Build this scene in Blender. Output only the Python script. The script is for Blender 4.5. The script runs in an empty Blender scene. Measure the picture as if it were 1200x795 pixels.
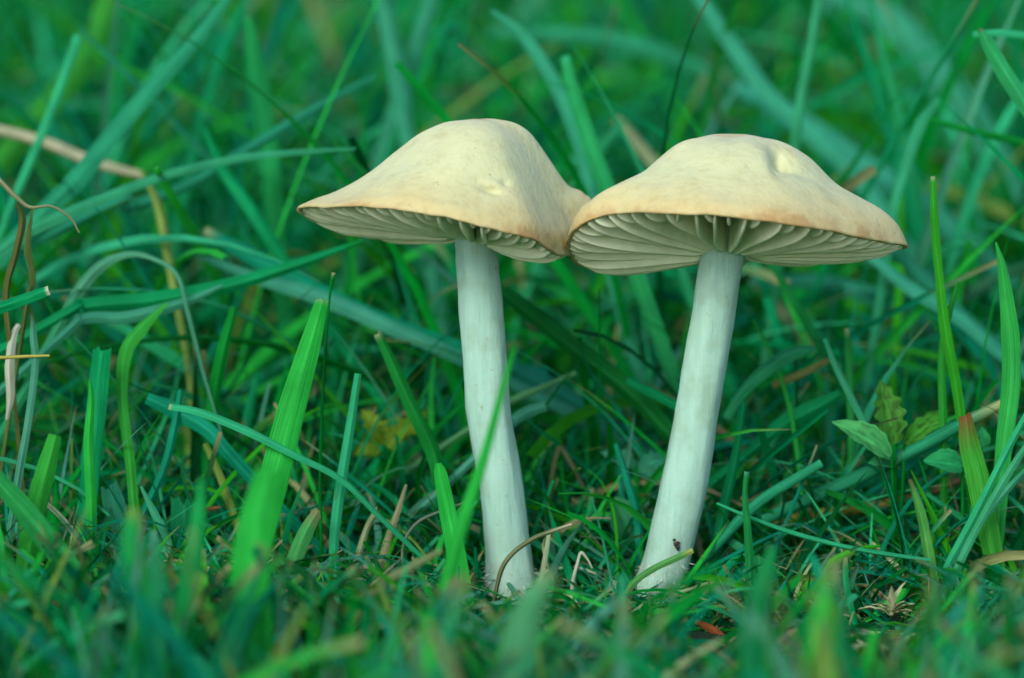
import bpy, math, random
import numpy as np
from mathutils import Vector, noise
random.seed(7); rng = np.random.default_rng(11)
S = bpy.context.scene; COL = S.collection; R = math.radians
S.unit_settings.system = 'METRIC'; S.unit_settings.scale_length = 0.01      # 1 unit = 1 cm

# ------------------------------------------------------------------ camera
PITCH, DIST, CZ, LENS = 8.0, 37.0, 3.25, 105.0
cp, sp = math.cos(R(PITCH)), math.sin(R(PITCH))
cam_d = bpy.data.cameras.new('camera'); cam = bpy.data.objects.new('camera', cam_d); COL.objects.link(cam)
cam.location = (0, -DIST*cp, CZ + DIST*sp); cam.rotation_euler = (R(90-PITCH), 0, 0)
cam_d.lens = LENS; cam_d.sensor_width = 36; cam_d.clip_start = 0.5; cam_d.clip_end = 5000
cam_d.dof.use_dof = True; cam_d.dof.focus_distance = DIST-0.6; cam_d.dof.aperture_fstop = 0.135; cam_d.dof.aperture_blades = 7
S.camera = cam
FPX = LENS/36*1200; CAM = np.array(cam.location)
RT = np.array([1, 0, 0.]); UP = np.array([0, sp, cp]); FW = np.array([0, cp, -sp])

def at(px, py, y):                       # the point on the vertical plane y seen at a pixel of the photograph
    d = FW + RT*(px-600)/FPX + UP*(397.5-py)/FPX
    k = (y - CAM[1])/d[1]
    return CAM + d*k
def proj(P):
    q = P - CAM; z = q @ FW
    return 600 + FPX*(q @ RT)/z, 397.5 - FPX*(q @ UP)/z

# ------------------------------------------------------------------ light
SUN_EL, SUN_AZ = 36, 203                 # soft high sun behind thin cloud, from behind the camera and a little left
w = bpy.data.worlds.new('World'); S.world = w; w.use_nodes = True
nt = w.node_tree; bg = nt.nodes['Background']; sky = nt.nodes.new('ShaderNodeTexSky')
sky.sky_type = 'NISHITA'; sky.sun_disc = False; sky.sun_elevation = R(SUN_EL); sky.sun_rotation = R(SUN_AZ)
nt.links.new(sky.outputs[0], bg.inputs[0]); bg.inputs[1].default_value = 0.12
sl = bpy.data.lights.new('sun', 'SUN'); sl.energy = 1.5; sl.angle = R(24); sl.color = (1.0, 0.95, 0.84)
so = bpy.data.objects.new('sun', sl); COL.objects.link(so)
sd = Vector((math.sin(R(SUN_AZ))*math.cos(R(SUN_EL)), math.cos(R(SUN_AZ))*math.cos(R(SUN_EL)), math.sin(R(SUN_EL))))
so.rotation_euler = sd.to_track_quat('Z', 'Y').to_euler(); so.location = sd*60
S.view_settings.view_transform = 'Standard'; S.view_settings.look = 'None'; S.view_settings.exposure = 0.98

# ------------------------------------------------------------------ materials
class NT:
    def __init__(s, name):
        s.m = bpy.data.materials.new(name); s.m.use_nodes = True; s.t = s.m.node_tree
        s.b = s.t.nodes['Principled BSDF']; s.out = s.t.nodes['Material Output']
    def n(s, kind, **kw):
        x = s.t.nodes.new('ShaderNode'+kind)
        for k, v in kw.items():
            if k.startswith('i_'): x.inputs[k[2:].replace('_', ' ')].default_value = v
            else: setattr(x, k, v)
        return x
    def l(s, a, b): s.t.links.new(a, b)
    def ramp(s, fac, stops):
        r = s.n('ValToRGB'); e = r.color_ramp.elements
        while len(e) < len(stops): e.new(0.5)
        for k, (p, c) in zip(e, stops): k.position = p; k.color = (*c, 1)
        s.l(fac, r.inputs[0]); return r.outputs[0]
    def mix(s, fac, a, b, mode='MIX'):
        x = s.n('Mix', data_type='RGBA', blend_type=mode)
        for sock, v in ((x.inputs[0], fac), (x.inputs[6], a), (x.inputs[7], b)):
            if isinstance(v, (int, float)): sock.default_value = v
            elif isinstance(v, tuple): sock.default_value = (*v, 1)
            else: s.l(v, sock)
        return x.outputs[2]

def blade_material(name, trans=0.35, rough=0.55, bump=0.4):
    M = NT(name)
    a = M.n('Attribute', attribute_name='tint'); uv = M.n('UVMap', uv_map='uv')
    sc = M.n('Mapping'); sc.inputs['Scale'].default_value = (16, 0.8, 1); M.l(uv.outputs[0], sc.inputs[0])
    st = M.n('TexNoise', i_Scale=1.0, i_Detail=2.0); M.l(sc.outputs[0], st.inputs['Vector'])
    geo = M.n('TexCoord'); pn = M.n('TexNoise', i_Scale=2.2, i_Detail=4.0); M.l(geo.outputs['Object'], pn.inputs['Vector'])
    f1 = M.ramp(st.outputs[0], [(0.3, (0.6, 0.7, 0.66)), (0.7, (1.3, 1.2, 1.25))])
    f2 = M.ramp(pn.outputs[0], [(0.3, (0.75, 0.8, 0.8)), (0.75, (1.2, 1.12, 1.15))])
    c = M.mix(1.0, M.mix(1.0, a.outputs[0], f1, 'MULTIPLY'), f2, 'MULTIPLY')
    M.l(c, M.b.inputs['Base Color']); M.b.inputs['Roughness'].default_value = rough
    M.b.inputs['Specular IOR Level'].default_value = 0.05
    bp = M.n('Bump', i_Strength=bump, i_Distance=0.02); M.l(st.outputs[0], bp.inputs['Height']); M.l(bp.outputs[0], M.b.inputs['Normal'])
    tr = M.n('BsdfTranslucent'); M.l(M.mix(1.0, c, (1.1, 1.25, 0.6), 'MULTIPLY'), tr.inputs[0])
    mx = M.n('MixShader', i_Fac=trans); M.l(M.b.outputs[0], mx.inputs[1]); M.l(tr.outputs[0], mx.inputs[2]); M.l(mx.outputs[0], M.out.inputs[0])
    return M.m
GRASS = blade_material('grass_blade'); DRY = blade_material('dry_grass', 0.2, 0.7, 0.5)

def cap_material():
    M = NT('cap_skin'); t = M.n('Attribute', attribute_name='radial'); tc = M.n('TexCoord')
    n1 = M.n('TexNoise', i_Scale=1.5, i_Detail=6.0, i_Roughness=0.6); M.l(tc.outputs['Object'], n1.inputs['Vector'])
    ad = M.n('MapRange'); ad.inputs[3].default_value = -0.2; ad.inputs[4].default_value = 0.14; M.l(n1.outputs[0], ad.inputs[0])
    s = M.n('Math', operation='ADD'); M.l(t.outputs['Fac'], s.inputs[0]); M.l(ad.outputs[0], s.inputs[1])
    c = M.ramp(s.outputs[0], [(0.0, (0.46, 0.40, 0.21)), (0.09, (0.50, 0.52, 0.30)), (0.60, (0.50, 0.53, 0.30)), (0.84, (0.50, 0.48, 0.25)), (0.96, (0.49, 0.42, 0.20)), (1.0, (0.40, 0.27, 0.11))])
    n2 = M.n('TexNoise', i_Scale=4.0, i_Detail=8.0, i_Roughness=0.7); M.l(tc.outputs['Object'], n2.inputs['Vector'])
    c = M.mix(0.6, c, M.ramp(n2.outputs[0], [(0.32, (0.80, 0.73, 0.60)), (0.48, (1.0, 0.99, 0.97)), (0.7, (1.08, 1.08, 1.08))]), 'MULTIPLY')
    # tiny dark specks of soil
    wn = M.n('TexNoise', i_Scale=30.0, i_Detail=3.0); M.l(tc.outputs['Object'], wn.inputs['Vector'])
    wc = M.mix(0.12, tc.outputs['Object'], wn.outputs['Color'], 'LINEAR_LIGHT'); v = M.n('TexVoronoi', i_Scale=4.2); M.l(wc, v.inputs['Vector'])
    sp_ = M.ramp(v.outputs['Distance'], [(0.05, (1, 1, 1)), (0.10, (0, 0, 0))])
    vc = M.ramp(v.outputs['Color'], [(0.55, (0, 0, 0)), (0.6, (1, 1, 1))])
    c = M.mix(M.mix(1.0, sp_, vc, 'MULTIPLY'), c, (0.16, 0.10, 0.05))
    M.l(c, M.b.inputs['Base Color']); M.b.inputs['Roughness'].default_value = 0.55
    M.b.inputs['Subsurface Weight'].default_value = 0.25; M.b.inputs['Subsurface Radius'].default_value = (0.25, 0.18, 0.08); M.b.inputs['Subsurface Scale'].default_value = 0.5
    M.b.inputs['Specular IOR Level'].default_value = 0.3
    n3 = M.n('TexNoise', i_Scale=14.0, i_Detail=6.0); M.l(tc.outputs['Object'], n3.inputs['Vector'])
    bp = M.n('Bump', i_Strength=0.35, i_Distance=0.03); M.l(n3.outputs[0], bp.inputs['Height'])
    bp2 = M.n('Bump', i_Strength=0.4, i_Distance=0.12); M.l(n1.outputs[0], bp2.inputs['Height']); M.l(bp.outputs[0], bp2.inputs['Normal'])
    M.l(bp2.outputs[0], M.b.inputs['Normal'])
    return M.m
def gill_material():
    M = NT('gill_flesh'); tc = M.n('TexCoord'); mm = M.n('Mix', data_type='RGBA', blend_type='MULTIPLY'); mm.inputs[0].default_value = 1
    n1 = M.n('TexNoise', i_Scale=5.0, i_Detail=5.0); M.l(tc.outputs['Object'], n1.inputs['Vector'])
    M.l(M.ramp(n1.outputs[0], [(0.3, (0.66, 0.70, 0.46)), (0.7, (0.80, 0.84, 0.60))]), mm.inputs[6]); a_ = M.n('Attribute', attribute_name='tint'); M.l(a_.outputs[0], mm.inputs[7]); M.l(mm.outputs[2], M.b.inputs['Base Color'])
    M.b.inputs['Roughness'].default_value = 0.65; M.b.inputs['Subsurface Weight'].default_value = 0.1
    M.b.inputs['Subsurface Radius'].default_value = (0.2, 0.18, 0.1); M.b.inputs['Subsurface Scale'].default_value = 0.4
    return M.m
def stem_material():
    M = NT('stem_flesh'); tc = M.n('TexCoord')
    mp = M.n('Mapping'); mp.inputs['Scale'].default_value = (7, 7, 0.6); M.l(tc.outputs['Object'], mp.inputs[0])
    n1 = M.n('TexNoise', i_Scale=2.2, i_Detail=6.0, i_Roughness=0.65); M.l(mp.outputs[0], n1.inputs['Vector'])
    n2 = M.n('TexNoise', i_Scale=3.0, i_Detail=7.0); M.l(tc.outputs['Object'], n2.inputs['Vector'])
    c = M.ramp(n1.outputs[0], [(0.26, (0.24, 0.42, 0.33)), (0.40, (0.30, 0.51, 0.41)), (0.75, (0.33, 0.56, 0.46))])
    c = M.mix(1.0, c, M.ramp(n2.outputs[0], [(0.3, (0.86, 0.82, 0.74)), (0.5, (1, 1, 1)), (1, (1, 1, 1))]), 'MULTIPLY')
    wn = M.n('TexNoise', i_Scale=30.0, i_Detail=3.0); M.l(tc.outputs['Object'], wn.inputs['Vector'])
    wc = M.mix(0.12, tc.outputs['Object'], wn.outputs['Color'], 'LINEAR_LIGHT'); v = M.n('TexVoronoi', i_Scale=4.0); M.l(wc, v.inputs['Vector'])
    sp_ = M.ramp(v.outputs['Distance'], [(0.04, (1, 1, 1)), (0.12, (0, 0, 0))])
    vc = M.ramp(v.outputs['Color'], [(0.5, (0, 0, 0)), (0.55, (1, 1, 1))])
    c = M.mix(M.mix(1.0, sp_, vc, 'MULTIPLY'), c, (0.28, 0.24, 0.14))
    sx = M.n('SeparateXYZ'); M.l(tc.outputs['Object'], sx.inputs[0]); hz = M.n('MapRange'); hz.inputs[1].default_value = 0.1; hz.inputs[2].default_value = 1.3; hz.inputs[3].default_value = 0.62; hz.inputs[4].default_value = 0.0; M.l(sx.outputs[2], hz.inputs[0])
    st_ = M.n('Math', operation='MULTIPLY'); M.l(hz.outputs[0], st_.inputs[0]); M.l(M.ramp(n2.outputs[0], [(0.42, (0, 0, 0)), (0.62, (1, 1, 1))]), st_.inputs[1]); c = M.mix(st_.outputs[0], c, (0.30, 0.26, 0.17))
    M.l(c, M.b.inputs['Base Color']); M.b.inputs['Roughness'].default_value = 0.6
    M.b.inputs['Subsurface Weight'].default_value = 0.25; M.b.inputs['Subsurface Radius'].default_value = (0.15, 0.15, 0.12); M.b.inputs['Subsurface Scale'].default_value = 0.5
    bp = M.n('Bump', i_Strength=0.5, i_Distance=0.03); M.l(n1.outputs[0], bp.inputs['Height'])
    n3 = M.n('TexNoise', i_Scale=22.0, i_Detail=4.0); M.l(tc.outputs['Object'], n3.inputs['Vector'])
    bp2 = M.n('Bump', i_Strength=0.3, i_Distance=0.02); M.l(n3.outputs[0], bp2.inputs['Height']); M.l(bp.outputs[0], bp2.inputs['Normal'])
    M.l(bp2.outputs[0], M.b.inputs['Normal'])
    return M.m
def soil_material():
    M = NT('soil_and_moss'); tc = M.n('TexCoord')
    n1 = M.n('TexNoise', i_Scale=0.9, i_Detail=8.0, i_Roughness=0.7); M.l(tc.outputs['Object'], n1.inputs['Vector'])
    n2 = M.n('TexNoise', i_Scale=6.0, i_Detail=6.0); M.l(tc.outputs['Object'], n2.inputs['Vector'])
    c = M.ramp(n1.outputs[0], [(0.35, (0.008, 0.022, 0.010)), (0.5, (0.003, 0.05, 0.018)), (0.65, (0.018, 0.042, 0.018))])
    c = M.mix(1.0, c, M.ramp(n2.outputs[0], [(0.3, (0.4, 0.4, 0.4)), (0.7, (1.5, 1.5, 1.5))]), 'MULTIPLY')
    M.l(c, M.b.inputs['Base Color']); M.b.inputs['Roughness'].default_value = 0.9
    bp = M.n('Bump', i_Strength=1.0, i_Distance=0.2); M.l(n2.outputs[0], bp.inputs['Height']); M.l(bp.outputs[0], M.b.inputs['Normal'])
    return M.m
def plain(name, col, rough=0.8):
    M = NT(name); tc = M.n('TexCoord'); n1 = M.n('TexNoise', i_Scale=9.0, i_Detail=5.0); M.l(tc.outputs['Object'], n1.inputs['Vector'])
    M.l(M.ramp(n1.outputs[0], [(0.3, tuple(c*0.6 for c in col)), (0.7, tuple(min(1, c*1.3) for c in col))]), M.b.inputs['Base Color'])
    M.b.inputs['Roughness'].default_value = rough
    bp = M.n('Bump', i_Strength=0.7, i_Distance=0.03); M.l(n1.outputs[0], bp.inputs['Height']); M.l(bp.outputs[0], M.b.inputs['Normal'])
    return M.m
CAP, GILL, STEM, SOIL = cap_material(), gill_material(), stem_material(), soil_material()
CRUMB = plain('dark_crumb', (0.03, 0.022, 0.015)); FUZZ = plain('white_fuzz', (0.6, 0.66, 0.55))

# palette of plant colours (linear base colours; the slide film pulls all greens towards teal)
TEAL = (0.002, 0.27, 0.088); BLUE = (0.003, 0.245, 0.13); PALE = (0.030, 0.41, 0.18); MID = (0.001, 0.225, 0.026)
BRIGHT = (0.020, 0.41, 0.052); LIME = (0.030, 0.34, 0.012); DEEP = (0.0005, 0.09, 0.020); GREY = (0.07, 0.30, 0.19)
STRAW = (0.34, 0.42, 0.22); YELLOW = (0.40, 0.40, 0.08); BROWN = (0.12, 0.11, 0.05); RUST = (0.22, 0.09, 0.03); WHITE = (0.50, 0.56, 0.40)

# ------------------------------------------------------------------ helpers
def link(name, me, mat, parent=None):
    o = bpy.data.objects.new(name, me); COL.objects.link(o)
    if mat: me.materials.append(mat)
    if parent: o.parent = parent
    return o
def tag(o, label=None, cat=None, group=None, kind=None):
    if label: o['label'] = label
    if cat: o['category'] = cat
    if group: o['group'] = group
    if kind: o['kind'] = kind
    return o
def mesh_np(name, V, F, tint=None, uv=None, smooth=True):
    V = np.asarray(V, float); F = np.asarray(F, np.int32)
    me = bpy.data.meshes.new(name); me.vertices.add(len(V)); me.vertices.foreach_set('co', V.ravel())
    n = F.shape[1]; me.loops.add(F.size); me.loops.foreach_set('vertex_index', F.ravel())
    me.polygons.add(len(F)); me.polygons.foreach_set('loop_start', np.arange(0, F.size, n, dtype=np.int32))
    me.polygons.foreach_set('loop_total', np.full(len(F), n, np.int32))
    if smooth: me.polygons.foreach_set('use_smooth', np.ones(len(F), bool))
    if tint is not None:
        a = me.color_attributes.new('tint', 'FLOAT_COLOR', 'POINT'); c = np.ones((len(V), 4)); c[:, :3] = tint
        a.data.foreach_set('color', c.ravel())
    if uv is not None:
        u = me.uv_layers.new(name='uv'); u.data.foreach_set('uv', np.asarray(uv)[F.ravel()].ravel())
    me.update(); me.validate(); return me
def catmull(P, n, closed=False):
    P = np.asarray(P, float); k = len(P); out = []
    segs = k if closed else k-1
    T = np.linspace(0, segs, n, endpoint=not closed)
    for t in T:
        i = min(int(t), segs-1); f = t-i
        g = (lambda j: P[j % k]) if closed else (lambda j: P[j] if 0 <= j < k else (2*P[0]-P[1] if j < 0 else 2*P[-1]-P[-2]))
        a, b, c, d = g(i-1), g(i), g(i+1), g(i+2)
        out.append(0.5*((2*b)+(c-a)*f+(2*a-5*b+4*c-d)*f*f+(3*b-a-3*c+d)*f**3))
    return np.array(out)
def ground_z(x, y):
    x = np.asarray(x, float); y = np.asarray(y, float)
    b = 0.12*np.sin(x*1.1+1.3)*np.cos(y*0.9) + 0.10*np.sin(x*0.45+y*0.6) + 0.05*np.sin(2.7*x-1.9*y)
    rise = np.where(y > 4, (y-4)*0.085*np.clip((y-4)/10, 0, 1), 0)
    rise = np.minimum(rise, 14 + (y-170)*0.02*(y > 170))
    return b - 0.22 + rise + np.where(y < -6, (y+6)*0.05, 0)*np.where(y > -60, 1, 1)

# ------------------------------------------------------------------ ground
def build_ground():
    xs = np.concatenate([np.linspace(-2500, -60, 14)[:-1], np.linspace(-60, 60, 241), np.linspace(60, 2500, 14)[1:]])
    ys = np.concatenate([np.linspace(-1500, -40, 12)[:-1], np.linspace(-40, 100, 281), np.linspace(100, 3500, 20)[1:]])
    X, Y = np.meshgrid(xs, ys); Z = ground_z(X, np.maximum(Y, -60))
    near = (abs(X) < 60) & (Y < 100) & (Y > -40)
    Z = Z + near*0.05*np.array([noise.noise(Vector((x*2.1, y*2.1, 0))) for x, y in zip(X.ravel(), Y.ravel())]).reshape(X.shape)
    V = np.stack([X, Y, Z], -1).reshape(-1, 3); nx, ny = len(xs), len(ys)
    i = (np.arange(ny-1)[:, None]*nx + np.arange(nx-1)[None]).ravel()
    me = mesh_np('ground', V, np.stack([i, i+1, i+nx+1, i+nx], -1))
    tag(link('ground', me, SOIL), 'dark mossy soil of the lawn under the grass', None, None, 'structure')
build_ground()

# ------------------------------------------------------------------ mushrooms
TS = np.array([0, .15, .3, .45, .6, .75, .9, .97, 1.0])
def prof(vals, t):                       # smooth interpolation of a radial profile
    v = np.asarray(vals, float); j = np.clip(np.searchsorted(TS, t, side='right')-1, 0, len(TS)-2)
    m = np.gradient(v, TS); h = TS[j+1]-TS[j]; f = (t-TS[j])/h
    return (2*f**3-3*f**2+1)*v[j]+(f**3-2*f**2+f)*h*m[j]+(-2*f**3+3*f**2)*v[j+1]+(f**3-f**2)*h*m[j+1]

def make_mushroom(label, base, rim_pts, apex, stem_top, stem_pts, dents, seed, ngill, bump_rim):
    root = bpy.data.objects.new('mushroom', None); COL.objects.link(root); root.location = base; root.empty_display_size = 0.5
    tag(root, label, 'mushroom', 'pair of mushrooms standing in the grass')
    B = np.array(base)
    NTH, NR = 220, 60
    keys = np.array([np.concatenate([at(*p[:3]), p[3]]) for p in rim_pts])
    C = catmull(keys, NTH, True); rim = C[:, :3]; pf = C[:, 3:]
    ap = at(*apex); sj = at(*stem_top)
    th = np.arange(NTH)/NTH*2*math.pi
    wav = bump_rim*(np.sin(th*9+seed)+0.7*np.sin(th*17+2*seed)+0.6*np.sin(th*31+seed*3))
    rim = rim.copy(); rim[:, 2] += wav
    ts = 1-(1-np.linspace(0, 1, NR))**1.35
    top = np.zeros((NR, NTH, 3))
    for a, t in enumerate(ts):
        f = np.array([prof(pf[k], np.array([t]))[0] for k in range(NTH)])
        xy = ap[:2]*(1-t)+rim[:, :2]*t
        top[a, :, :2] = xy; top[a, :, 2] = rim[:, 2] + (ap[2]-rim[:, 2])*f
    for a, t in enumerate(ts):            # even the crown out round its axis, the margin keeps its own line
        sg = 16*(1-t)**0.8
        if sg > 0.3:
            w_ = np.exp(-0.5*(np.minimum(np.arange(NTH), NTH-np.arange(NTH))/sg)**2); w_ /= w_.sum()
            top[a, :, 2] = np.real(np.fft.ifft(np.fft.fft(top[a, :, 2])*np.fft.fft(w_)))
    # apex rounding + lumps
    for a, t in enumerate(ts):
        for k in range(NTH):
            p = top[a, k]; top[a, k, 2] += 0.045*noise.noise(Vector((p[0]*1.1+seed, p[1]*1.1, p[2]*0.8)))*min(1, (1-t)*6) + 0.012*noise.noise(Vector((p[0]*4+seed, p[1]*4, 1)))*min(1, (1-t)*10)
    # dents: (px, py, rx, ry, depth, tilt), on the side facing the camera
    qx, qy = proj(top.reshape(-1, 3)); qx = qx.reshape(NR, NTH); qy = qy.reshape(NR, NTH)
    front = top[:, :, 1] < ap[1]+0.1
    for (dx, dy, rx, ry, dep, an) in dents:
        ca, sa = math.cos(R(an)), math.sin(R(an)); ex = qx-dx; ey = qy-dy
        u = (ex*ca+ey*sa)/rx; v = (-ex*sa+ey*ca)/ry
        top[:, :, 1] += np.where(front, dep*np.exp(-(u*u+v*v)), 0); top[:, :, 2] -= np.where(front, dep*0.6*np.exp(-(u*u+v*v)), 0)
    cen = np.array([sj[0], sj[1]])
    # lower (gill edge) surface and flesh surface
    def low_z(k, t): return sj[2]*(1-t)+rim[k, 2]*t - 0.15*(1-math.exp(-(1-t)/0.07))*(0.35+0.65*min(1, t/0.35))
    def low_p(k, t):
        xy = cen*(1-t)+rim[k, :2]*t; return np.array([xy[0], xy[1], low_z(k, t)])
    def top_at(k, x, y):                  # height of the upper skin on ray k nearest to (x, y)
        d = (top[:, k, 0]-x)**2+(top[:, k, 1]-y)**2; return top[np.argmin(d), k, 2]
    def flesh_z(k, t, p):
        gd = 0.03+0.85*np.sin(math.pi*min(1, (1-t)*0.55))**0.75*(1 if t > .0 else 1)
        return max(p[2]+0.012, min(p[2]+gd, top_at(k, p[0], p[1])-0.06-0.1*(1-t)))
    NB = 26; tb = np.linspace(1, 0.0, NB+1)[1:]
    V = [top[a, k] for a in range(NR) for k in range(NTH)]; rad = [ts[a] for a in range(NR) for k in range(NTH)]
    mats = []
    # rolled rim
    edge = []
    for k in range(NTH):
        d = rim[k, :2]-cen; d = d/np.linalg.norm(d)
        edge.append(np.array([rim[k, 0]+d[0]*0.025, rim[k, 1]+d[1]*0.025, rim[k, 2]-0.035]))
    V += edge; rad += [1.0]*NTH
    edge2 = []
    for k in range(NTH):
        d = rim[k, :2]-cen; d = d/np.linalg.norm(d)
        edge2.append(np.array([rim[k, 0]-d[0]*0.03, rim[k, 1]-d[1]*0.03, rim[k, 2]-0.045]))
    V += edge2; rad += [1.0]*NTH
    F = []
    rings = NR+2
    for a in range(rings-1):
        for k in range(NTH):
            k2 = (k+1) % NTH; F.append((a*NTH+k, (a+1)*NTH+k, (a+1)*NTH+k2, a*NTH+k2)); mats.append(0)
    for bi, t in enumerate(tb):
        for k in range(NTH):
            p = low_p(k, t); p[2] = flesh_z(k, t, p); V.append(p); rad.append(t)
        a = rings-1+bi
        for k in range(NTH):
            k2 = (k+1) % NTH; F.append((a*NTH+k, (a+1)*NTH+k, (a+1)*NTH+k2, a*NTH+k2)); mats.append(1)
    me = bpy.data.meshes.new('cap'); me.from_pydata([tuple(v-B) for v in V], [], F)
    tn_ = me.color_attributes.new('tint', 'FLOAT_COLOR', 'POINT'); tn_.data.foreach_set('color', np.tile([.62, .62, .54, 1], len(V)))  # darker underside tint: shade painted into the gaps between the gills
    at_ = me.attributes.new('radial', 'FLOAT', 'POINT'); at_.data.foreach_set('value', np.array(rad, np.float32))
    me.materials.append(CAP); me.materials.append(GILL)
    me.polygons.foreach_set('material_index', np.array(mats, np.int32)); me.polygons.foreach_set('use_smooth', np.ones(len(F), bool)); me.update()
    cap = bpy.data.objects.new('cap', me); COL.objects.link(cap); cap.parent = root
    # gills, each its own sub-part
    rs = random.Random(seed)
    for g in range(ngill*2):
        full = g % 2 == 0
        kf = ((g + rs.uniform(-0.22, 0.22))/(ngill*2)*NTH) % NTH
        k0 = int(kf); fr = kf-k0; k1 = (k0+1) % NTH
        t0 = 0.085 if full else rs.uniform(0.45, 0.68); NG = 18
        tg = np.linspace(t0, 0.978, NG); Vg = []; Fg = []
        wob = rs.uniform(-1, 1)*0.09; sag = rs.uniform(-0.02, 0.07)
        for i, t in enumerate(tg):
            p = low_p(k0, t)*(1-fr)+low_p(k1, t)*fr; zf = flesh_z(k0, t, p)
            s = (t-t0)/(0.992-t0)
            if not full: p[2] = p[2]*s**0.5+zf*(1-s**0.5) if s > 0 else zf
            else: p[2] -= sag*math.sin(math.pi*s)+ (0.05*math.exp(-((t-0.2)/0.1)**2))
            d = rim[k0, :2]-cen; d = d/np.linalg.norm(d); nrm = np.array([-d[1], d[0], 0])
            off = nrm*(wob*math.sin(math.pi*s)+0.012*math.sin(s*9+g))
            th_ = 0.024*(0.7+0.3*math.sin(math.pi*s))*(1.0 if full else 0.8)
            zt = min(max(zf+0.03, p[2]+0.02), top_at(k0, p[0], p[1])-0.06); zl = min(p[2]-0.012, zt-0.02)
            mid = (zt+zl)/2
            Vg += [np.array([p[0], p[1], zt])+off*0.4+nrm*th_*1.0, np.array([p[0], p[1], mid])+off*0.8+nrm*th_*0.6, np.array([p[0], p[1], zl+0.012])+off+nrm*th_*0.8,
                   np.array([p[0], p[1], zl])+off, np.array([p[0], p[1], zl+0.012])+off-nrm*th_*0.8, np.array([p[0], p[1], mid])+off*0.8-nrm*th_*0.6, np.array([p[0], p[1], zt])+off*0.4-nrm*th_*1.0]
        for i in range(NG-1):
            for j in range(6): Fg.append((i*7+j, i*7+j+1, (i+1)*7+j+1, (i+1)*7+j))
        Fg.append((0, 6, 5, 1)); Fg.append((1, 5, 4, 2)); n0 = (NG-1)*7; Fg.append((n0, n0+1, n0+5, n0+6)); Fg.append((n0+1, n0+2, n0+4, n0+5))
        gm = mesh_np('gill', [v-B for v in Vg], Fg, np.tile(np.array([[.62, .62, .54], [.80, .82, .76], [1.05, 1.08, 1.06], [1.1, 1.12, 1.1], [1.05, 1.08, 1.06], [.80, .82, .76], [.62, .62, .54]]), (NG, 1))); link('gill', gm, GILL, cap)  # pale gill margins; faces darken upward, painting in the shade of the gaps
    # stem: (px, py, width px)
    K = np.array([np.append(at(px, py, yy), wpx/2*(DIST/FPX)) for (px, py, wpx, yy) in stem_pts])
    n = 90; Cc = catmull(K, n); NS = 40; Vs = []
    for i in range(n):
        for j in range(NS):
            a = j/NS*2*math.pi; r = Cc[i, 3]
            nz = noise.noise(Vector((math.cos(a)*1.2+seed, math.sin(a)*1.2, Cc[i, 2]*1.1)))
            n2_ = noise.noise(Vector((math.cos(a)*4+seed, math.sin(a)*4, Cc[i, 2]*3.0)))
            r = r*(1+0.09*nz+0.035*n2_+0.014*math.sin(a*7+Cc[i, 2]*0.7))
            Vs.append((Cc[i, 0]+r*math.cos(a), Cc[i, 1]+r*math.sin(a), Cc[i, 2]))
    Fs = [(i*NS+j, (i+1)*NS+j, (i+1)*NS+(j+1) % NS, i*NS+(j+1) % NS) for i in range(n-1) for j in range(NS)]
    sm = mesh_np('stem', np.array(Vs)-B, Fs); st = link('stem', sm, STEM, root)
    # white felt at the foot of the stem: short fine hairs as one sub-part
    H = 420; Vh = []; Fh = []
    foot = Cc[-1]
    for h in range(H):
        a = rs.uniform(0, 2*math.pi); q = int(rs.uniform(0.80, 0.99)*(n-1)); c = Cc[q]
        p0 = np.array([c[0]+c[3]*math.cos(a), c[1]+c[3]*math.sin(a), c[2]]); d = np.array([math.cos(a), math.sin(a), rs.uniform(-.8, .6)])
        L = rs.uniform(0.03, 0.10); sdv = np.array([-math.sin(a), math.cos(a), rs.uniform(-.5, .5)])*0.006; b = len(Vh)
        Vh += [p0-sdv, p0+sdv, p0+d*L+np.array([0, 0, -0.02])]; Fh.append((b, b+1, b+2))
    tag(link('foot_felt', mesh_np('foot_felt', np.array(Vh)-B, Fh), FUZZ, st), None, None, None, 'stuff')
    return root, rim, Cc

PL = [1, .965, .83, .60, .38, .22, .09, .03, 0]; PF = [1, .968, .875, .715, .53, .34, .16, .07, 0]
PRF = [1, .975, .91, .80, .62, .41, .21, .10, 0]; PR = [1, .98, .94, .84, .61, .37, .25, .15, 0]
m1 = make_mushroom('left mushroom with bell-shaped cream cap on an upright white stem',
    tuple(at(603, 720, 0)),
    [(351, 241, 0, PL), (400, 239, -0.95, PL), (460, 241, -1.45, PF), (520, 251, -1.65, PF), (575, 264, -1.6, PF), (625, 278, -1.25, PRF), (657, 296, -0.55, PRF),
     (678, 287, 0.3, PRF), (700, 262, 0.95, PR), (682, 262, 1.35, PR), (636, 279, 1.55, PL), (585, 273, 1.8, PL), (525, 265, 1.85, PL), (470, 267, 1.65, PL), (410, 266, 1.2, PL), (368, 256, .6, PL)],
    (556, 138, 0), (556, 268, 0),
    [(556, 240, 47, 0), (557, 275, 48, 0), (560, 320, 49, 0), (565, 380, 52, 0), (573, 480, 53, 0), (585, 560, 52, 0), (595, 640, 54, 0), (600, 690, 62, 0), (606, 735, 52, 0)],
    [(574, 222, 13, 4, 0.08, 18), (580, 214, 14, 4, -0.03, 18), (592, 214, 5, 4, 0.05, 0), (560, 212, 40, 12, 0.04, -5)], 3, 34, 0.006)
L2 = [1, .98, .91, .73, .56, .44, .29, .16, 0]; R2 = [1, .99, .94, .79, .56, .42, .25, .11, 0]; F2 = [1, .99, .93, .78, .58, .41, .21, .09, 0]; B2 = R2
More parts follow.
